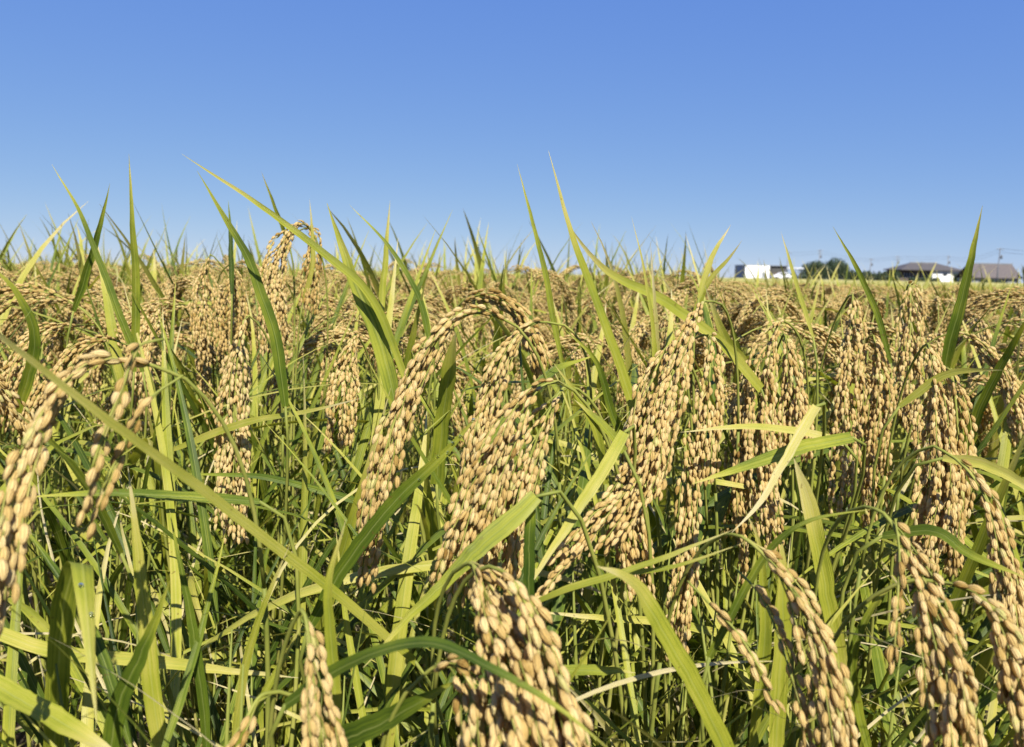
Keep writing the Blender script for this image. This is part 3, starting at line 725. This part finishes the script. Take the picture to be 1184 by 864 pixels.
# far canopy: the distant crop's top, bumpy, out to the houses
def far_canopy():
    m, t, n, l, b = new_mat('rice_canopy')
    geo = n.new('ShaderNodeTexCoord').outputs['Object']
    col = ramp(n, l, noise_n(n, l, 4, 6, geo), [(.3, (.13, .16, .03)), (.5, (.34, .31, .08)), (.7, (.52, .41, .15))])
    l.new(col, b.inputs['Base Color']); b.inputs['Roughness'].default_value = .8
    mb = MB(); ny, nx = 150, 240; V = []
    for j in range(ny):
        y = 7 * (150 / 7) ** (j / (ny - 1))  # nearer part lies under the ears, added to brighten dark gaps
        for i in range(nx):
            x = (i / (nx - 1) - .5) * 2 * (.8 * y + 3)
            V.append((x, y, .63 + .11 * min(1, (y - 7) / 22) + .07 * noise.noise(Vector((x * 2.1, y * 1.3, 0))) + random.uniform(-.06, .06)))
    V2 = len(V)
    Fc = [(j * nx + i, j * nx + i + 1, (j + 1) * nx + i + 1, (j + 1) * nx + i) for j in range(ny - 1) for i in range(nx - 1)]
    mb.add(V, Fc, 0, 0, 0)
    o = link('distant_rice', mb.mesh('distant_rice', (m,))); o['kind'] = 'stuff'; o['label'] = 'top of the distant rice crop, with a sheet added to brighten nearer gaps'; o['category'] = 'rice'
far_canopy()

# ------------------------------------------------------------------ beyond the field: sheds, houses, trees, poles
print('far')
def add_box(mb, x0, x1, y0, y1, z0, z1):
    V = [(x, y, z) for z in (z0, z1) for y in (y0, y1) for x in (x0, x1)]
    mb.add(V, [(0, 2, 3, 1), (4, 5, 7, 6), (0, 1, 5, 4), (2, 6, 7, 3), (0, 4, 6, 2), (1, 3, 7, 5)], 0, 0, 0)
def solid(name, mb, mat, parent, origin): return link(name, mb.mesh(name, (mat,), origin, False), parent)
def boxes(name, mat, parent, *bb):
    mb = MB()
    for q in bb: add_box(mb, *q)
    return solid(name, mb, mat, parent, (0, 0, 0))
def gx(px, d): return at(px, 318, d)[0]
def gz(px, py, d): return at(px, py, d)[2]
WHITE = plain('white_cladding', (.80, .79, .76), .6, .06, .8); GREYW = plain('grey_and_shaded_cladding', (.34, .36, .36), .7, .15, .8)
DARKW = plain('dark_wall', (.075, .072, .065), .8, .3, 1.5); ROOFG = plain('grey_metal_roof', (.20, .21, .22), .5, .15, 1)
PALEROOF = plain('pale_roof', (.62, .64, .66), .5, .08, 1); GLASS = plain('window_glass', (.03, .04, .05), .08, .1, 1)
TIMBER = plain('brown_wall', (.13, .10, .075), .8, .25, 1.2); CONC = plain('pole_concrete', (.22, .23, .24), .8, .15, 2)
METAL = plain('pole_metal', (.10, .11, .12), .5, .1, 3); TYRE = plain('rubber', (.02, .02, .02), .8, .1, 9)
def tile_mat(name, a, b):
    m, t, n, l, bs = new_mat(name)
    geo = n.new('ShaderNodeTexCoord').outputs['Object']
    wv = n.new('ShaderNodeTexWave'); wv.inputs['Scale'].default_value = 1.6; wv.bands_direction = 'Z'; wv.inputs['Distortion'].default_value = .3; l.new(geo, wv.inputs['Vector'])
    f = math_n(n, l, 'ADD', math_n(n, l, 'MULTIPLY', wv.outputs['Fac'], .4), math_n(n, l, 'MULTIPLY', noise_n(n, l, 1.5, 4, geo), .6))
    l.new(ramp(n, l, f, [(.3, a), (.75, b)]), bs.inputs['Base Color']); bs.inputs['Roughness'].default_value = .65
    return m
TILE1 = tile_mat('brown_roof_tile', (.050, .045, .042), (.105, .092, .082)); TILE2 = tile_mat('grey_brown_roof_tile', (.062, .052, .048), (.125, .102, .094))

# white box-shaped shed
d = 170; x0, x1, zt = gx(859, d), gx(887, d), gz(872, 307, d)
o = thing('shed', 'white box-shaped shed with shade painted grey on its side wall and a thin flat roof', 'shed', (x0, d, 0))
L = lambda *q: [(a[0] - x0, a[1] - x0, a[2] - d, a[3] - d, a[4], a[5]) for a in q]
boxes('front_wall', WHITE, o, *L((x0, x1, d, d + .15, 0, zt)))
boxes('side_wall', GREYW, o, *L((x0 - .003, x0 + .15, d + .152, d + 8, 0, zt), (x1 - .15, x1, d + .152, d + 8, 0, zt), (x0 + .152, x1 - .152, d + 7.85, d + 8, 0, zt)))  # shaded side of the white shed, its shade put into the grey
boxes('roof', GREYW, o, *L((x0 - .06, x1 + .06, d - .06, d + 8.06, zt + .003, zt + .10)))
boxes('door', GREYW, o, *L((x0 + 3.6, x0 + 4.5, d - .05, d - .003, 0, 2)))
# dark lean-to
x0, x1, zt = gx(888, 174), gx(906, 174), gz(897, 308, 174); d = 174
o = thing('shed', 'dark flat-roofed shed standing against the white shed', 'shed', (x0, d, 0))
boxes('wall', DARKW, o, *L((x0, x1, d, d + 5, 0, zt)))
boxes('roof', ROOFG, o, *L((x0 - .1, x1 + .3, d - .4, d + 5.2, zt + .003, zt + .14)))
boxes('door', TIMBER, o, *L((x0 + .8, x0 + 2.6, d - .06, d - .003, 0, 2.1)))
# carport
d = 178; x0, x1, zt = gx(906, d), gx(925, d), gz(915, 311, d)
o = thing('carport', 'open carport with a pale flat roof between the sheds and the trees', 'carport', (x0, d, 0))
boxes('roof', PALEROOF, o, *L((x0, x1, d - .5, d + 4.5, zt, zt + .28)))
for px_ in (x0 + .2, x1 - .3):
    for py_ in (d, d + 4): boxes('post', METAL, o, *L((px_, px_ + .1, py_, py_ + .1, 0, zt - .003)))
# white car, front half above the crop
d = 166; x0 = gx(891, d)
o = thing('parked_car', 'white parked car half hidden by the crop edge beside the sheds', 'car', (x0, d, .55))
def car_body():
    prof = [(0, .35), (0, .75), (.1, .9), (1.0, 1.0), (1.75, 1.5), (2.9, 1.55), (3.6, 1.1), (3.95, 1.0), (4.0, .4)]
    mb = MB(); n = len(prof); V = [(x, y, z) for y, k in ((0, 0), (.12, 0), (1.58, 0), (1.7, 0)) for x, z in prof]
    V = [(x, y, z if 0 < y < 1.7 else z * .96) for x, y, z in V]
    Fc = [(j * n + i, j * n + i + 1, (j + 1) * n + i + 1, (j + 1) * n + i) for j in range(3) for i in range(n - 1)]
    Fc += [tuple(range(n)), tuple(3 * n + k for k in range(n - 1, -1, -1))] + [(j * n, (j + 1) * n, (j + 1) * n + n - 1, j * n + n - 1) for j in range(3)]
    mb.add(V, Fc, 0, 0, 0); return mb
solid('body', car_body(), WHITE, o, (0, 0, 0))
mb = MB(); mb.add([(1.25, -.006, 1.04), (1.85, -.006, 1.4), (2.75, -.006, 1.42), (3.35, -.006, 1.06)], [(0, 3, 2, 1)], 0, 0, 0); solid('side_window', mb, GLASS, o, (0, 0, 0))
for wx in (.75, 3.2):
    for wy in (-.03, 1.55):
        mb = MB(); add_tube(mb, [(wx, wy, .32), (wx, wy + .09, .32), (wx, wy + .18, .32)], .32, 18, 0); solid('wheel', mb, TYRE, o, (0, 0, 0))
boxes('bank', SOIL, None, (x0 - 6, x0 + 30, d - 1.5, d + 10, -.02, .55))
bk = bpy.data.objects['bank']; bk['kind'] = 'structure'; bk.name = 'field_bank'

# trees and hedges
def foliage_mat(name, a, b):
    m, t, n, l, bs = new_mat(name)
    tone = attr(n, 'tone'); col = ramp(n, l, tone, [(0, a), (1, b)])
    l.new(col, bs.inputs['Base Color']); bs.inputs['Roughness'].default_value = .6
    translucent(m, n, l, bs, col, .2, (1, 1, .5)); return m
FOL = foliage_mat('dark_foliage', (.022, .040, .014), (.055, .085, .028)); BARK = plain('bark', (.09, .07, .05), .9, .3, 4)
def crown(mb, blobs, count, size, r):
    V, Fc, tn = [], [], []
    vol = [b[3] * b[4] * b[5] for b in blobs]
    for i in range(count):
        b = r.choices(blobs, vol)[0]; u = unit(np.array([r.gauss(0, 1), r.gauss(0, 1), r.gauss(0, 1)]))
        rad = r.random() ** .35 * (1 + .22 * noise.noise(Vector(u * 2.3) + Vector(b[:3]))); c = np.array(b[:3]) + u * rad * np.array(b[3:6])
        if c[2] < .2: continue
        n_ = unit(u + np.array([r.gauss(0, .6), r.gauss(0, .6), r.gauss(0, .6)])); a_ = unit(np.cross(n_, [r.gauss(0, 1), r.gauss(0, 1), r.gauss(0, 1)])); b_ = np.cross(n_, a_)
        s_ = size * r.uniform(.6, 1.4); k = len(V)
        V += [c - a_ * s_, c + b_ * s_ * .5, c + a_ * s_, c - b_ * s_ * .5]; Fc.append((k, k + 1, k + 2, k + 3)); tn += [r.random()] * 4
    mb.add(V, Fc, tn, 0, 0)
def tree(px, py_top, half_px, d, label, seed, count=6500):
    r = random.Random(seed); x = gx(px, d); H = gz(px, py_top, d); w_ = half_px / F * d
    o = thing('broadleaf_tree', label, 'tree', (x, d, 0), 'trees beyond the field')
    mb = MB(); add_tube(mb, [(0, 0, 0), (.05, 0, H * .3), (.1, .05, H * .6)], np.array([.2, .15, .08]), 8, 0)
    for k in range(5):
        a = k * 1.3; add_tube(mb, [(.05, 0, H * (.25 + .05 * k)), (w_ * .4 * math.cos(a), w_ * .4 * math.sin(a), H * .55), (w_ * .6 * math.cos(a), w_ * .6 * math.sin(a), H * .7)], np.array([.09, .06, .03]), 5, 0)
    link('trunk', mb.mesh('trunk', (BARK,)), o)
    blobs = [(0, 0, H * .5, w_ * .95, w_ * .95, H * .46)]
    for k in range(7):
        a = r.uniform(0, 6.28); q = r.uniform(.35, .65)
        blobs.append((w_ * q * math.cos(a), w_ * q * math.sin(a), H * r.uniform(.25, .76), w_ * .5, w_ * .5, H * .24))
    mb = MB(); crown(mb, blobs, count, .2, r); link('crown', mb.mesh('crown', (FOL,), (0, 0, 0), False), o)
def hedge(px0, px1, py_top, d, label, seed):
    r = random.Random(seed); x0, x1 = gx(px0, d), gx(px1, d); H = gz((px0 + px1) / 2, py_top, d); n = max(3, int((x1 - x0) / 1.2))
    o = thing('hedge', label, 'hedge', ((x0 + x1) / 2, d, 0))
    blobs = [((i / (n - 1) - .5) * (x1 - x0), r.uniform(-.4, .4), H * .45, .95, .9, H * r.uniform(.42, .56)) for i in range(n)]
    mb = MB(); crown(mb, blobs, 900 * n, .2, r); link('foliage', mb.mesh('foliage', (FOL,), (0, 0, 0), False), o)
    mb = MB()
    for b in blobs: add_tube(mb, [(b[0], b[1], 0), (b[0] + .1, b[1], H * .3), (b[0], b[1], H * .6)], np.array([.06, .05, .02]), 5, 0)
    link('stem', mb.mesh('stem', (BARK,)), o)
tree(939, 301, 19, 192, 'dark rounded tree with a broad crown right of the carport', 1)
tree(963, 297, 14, 196, 'taller dark rounded tree overlapping the broad one', 2)
tree(1190, 300, 13, 214, 'dark tree cut by the right edge behind the long roof', 3)
hedge(905, 924, 314, 188, 'low dark hedge under the carport roof', 4)
hedge(976, 1032, 312, 205, 'dark hedge running from the trees to the hip-roofed house', 5)
hedge(1102, 1122, 316, 228, 'low dark hedge between the two houses', 6)

hedge(1050, 1078, 320, 226, 'low dark hedge hiding the foot of the hip-roofed house', 7)
hedge(1132, 1150, 323, 205, 'low dark hedge in front of the long-roofed house', 8)
# hip-roofed house
def poly(name, V, Fc, mat, parent):
    mb = MB(); mb.add(V, Fc, 0, 0, 0); return solid(name, mb, mat, parent, (0, 0, 0))
d = 240; x0, x1 = gx(1037, d), gx(1103, d); W_ = x1 - x0; ze, zr = gz(1068, 313, d), gz(1068, 304, d)
o = thing('house', 'house with a dark hipped tile roof and a bright white end wall', 'house', (x0, d, 0))
boxes('wall', TIMBER, o, (0, W_ * .52, 0, 9, 0, ze))
boxes('end_wall', WHITE, o, (W_ * .52 + .003, W_, -1.2, 8.8, 0, ze))
e = .9; poly('roof', [(-e, -e - 1.2, ze + .003), (W_ + e, -e - 1.2, ze + .003), (W_ + e, 9 + e, ze + .003), (-e, 9 + e, ze + .003), (W_ * .27, 4, zr), (W_ * .72, 4, zr),
    (-e, -e - 1.2, ze + .2), (W_ + e, -e - 1.2, ze + .2), (W_ + e, 9 + e, ze + .2), (-e, 9 + e, ze + .2)],
    [(3, 2, 1, 0), (0, 1, 7, 6), (1, 2, 8, 7), (2, 3, 9, 8), (3, 0, 6, 9), (6, 7, 5, 4), (7, 8, 5), (8, 9, 4, 5), (9, 6, 4)], TILE1, o)
boxes('ridge_cap', ROOFG, o, (W_ * .27 - .2, W_ * .72 + .2, 3.8, 4.2, zr - .05, zr + .22))
for wx in (.06, .22, .38):
    q = boxes('window', GLASS, o, (W_ * wx, W_ * wx + 1.7, -.04, -.003, ze * .42, ze * .8))
    boxes('frame', PALEROOF, q, (W_ * wx - .08, W_ * wx, -.08, -.003, ze * .42, ze * .8), (W_ * wx + 1.7, W_ * wx + 1.78, -.08, -.003, ze * .42, ze * .8), (W_ * wx + .8, W_ * wx + .88, -.08, -.045, ze * .42, ze * .8))
q = boxes('window', GLASS, o, (W_ * .70, W_ * .70 + 1.2, -1.25, -1.203, ze * .62, ze * .82))
boxes('window', GLASS, o, (W_ * .86, W_ * .86 + 1.2, -1.25, -1.203, ze * .62, ze * .82))
# long-roofed house
d = 215; x0, x1 = gx(1120, d), gx(1177, d); W_ = x1 - x0; ze, zr = gz(1150, 322, d), gz(1150, 306, d)
o = thing('house', 'low house with a long plain grey-brown tile roof at the right edge', 'house', (x0, d, 0))
boxes('wall', GREYW, o, (.5, W_ - .5, .8, 8, 0, ze))
poly('roof', [(0, 0, ze), (W_, 0, ze), (W_ - .5, 4.4, zr), (.8, 4.4, zr), (0, 8.8, ze), (W_, 8.8, ze), (0, 0, ze + .18), (W_, 0, ze + .18), (W_ - .5, 4.4, zr + .18), (.8, 4.4, zr + .18), (0, 8.8, ze + .18), (W_, 8.8, ze + .18)],
    [(0, 3, 2, 1), (3, 4, 5, 2), (6, 7, 8, 9), (9, 8, 11, 10), (0, 1, 7, 6), (4, 10, 11, 5), (0, 6, 9, 3), (3, 9, 10, 4), (1, 2, 8, 7), (2, 5, 11, 8)], TILE2, o)
boxes('ridge_cap', ROOFG, o, (.6, W_ - .3, 4.2, 4.6, zr + .1, zr + .4))
for wx in (.2, .6): boxes('window', GLASS, o, (W_ * wx, W_ * wx + 1.8, .76, .797, .8, ze - .3))

# utility poles and the wires between them
TOPS = []
def pole(px, py, d, label, arms, can=True, rad=.17):
    x = gx(px, d); H = gz(px, py, d)
    o = thing('utility_pole', label, 'utility pole', (x, d, 0), 'utility poles beyond the field')
    mb = MB(); add_tube(mb, [(0, 0, 0), (0, 0, H / 2), (0, 0, H)], np.array([rad * 1.25, rad, rad * .75]), 10, 0); link('post', mb.mesh('post', (CONC,)), o)
    for k in range(arms):
        a = boxes('crossarm', METAL, o, (-1.0, 1.0, -.22, -.12, H - .5 - k * .9, H - .38 - k * .9))
        mb = MB()
        for q in (-.9, -.4, .4, .9): add_tube(mb, [(q, -.17, H - .377 - k * .9), (q, -.17, H - .28 - k * .9), (q, -.17, H - .18 - k * .9)], np.array([.05, .07, .04]), 6, 0)
        link('insulator', mb.mesh('insulator', (PALEROOF,)), a)
    if can:
        mb = MB(); add_tube(mb, [(.42, -.2, H - 2.9), (.42, -.2, H - 2.4), (.42, -.2, H - 1.9)], .27, 10, 0); link('transformer', mb.mesh('transformer', (METAL,)), o)
    TOPS.append((x, d, H))
pole(907, 291, 250, 'grey utility pole rising behind the dark shed', 1, False)
pole(943, 289, 270, 'grey utility pole with two crossarms rising behind the round trees', 2)
pole(1002, 299, 300, 'faint utility pole above the hedge left of the hip-roofed house', 1)
pole(1032, 296, 290, 'utility pole at the left end of the dark hipped roof', 2)
pole(1090, 296, 280, 'utility pole behind the right end of the dark hipped roof', 1)
pole(1148, 287, 205, 'tallest utility pole in front of the long grey-brown roof', 1, True, .14)
TOPS.append((gx(1215, 190), 190, gz(1215, 290, 190)))
def wire(a, b, dz, label):
    mb = MB(); A, B_ = np.array(a) - (0, .17, dz), np.array(b) - (0, .17, dz); t = np.linspace(0, 1, 14)[:, None]
    P = A + (B_ - A) * t; P[:, 2] -= 4 * t[:, 0] * (1 - t[:, 0]) * np.linalg.norm(B_ - A) * .018
    add_tube(mb, P, .028, 4, 0); o = link('power_line', mb.mesh('power_line', (METAL,), A), None, A); o['label'] = label; o['category'] = 'wire'; o['group'] = 'power lines between the poles'
for i in range(len(TOPS) - 1):
    for dz, w_ in ((.2, 'upper'), (1.1, 'lower')):
        wire(TOPS[i], TOPS[i + 1], dz, w_ + ' wire sagging ' + ('between the poles behind the dark shed and the round trees', 'between the poles behind the trees and above the hedge', 'between the two poles left of the hip-roofed house',
             'over the dark hipped roof', 'between the two houses', 'from the tallest pole to the right edge')[i])
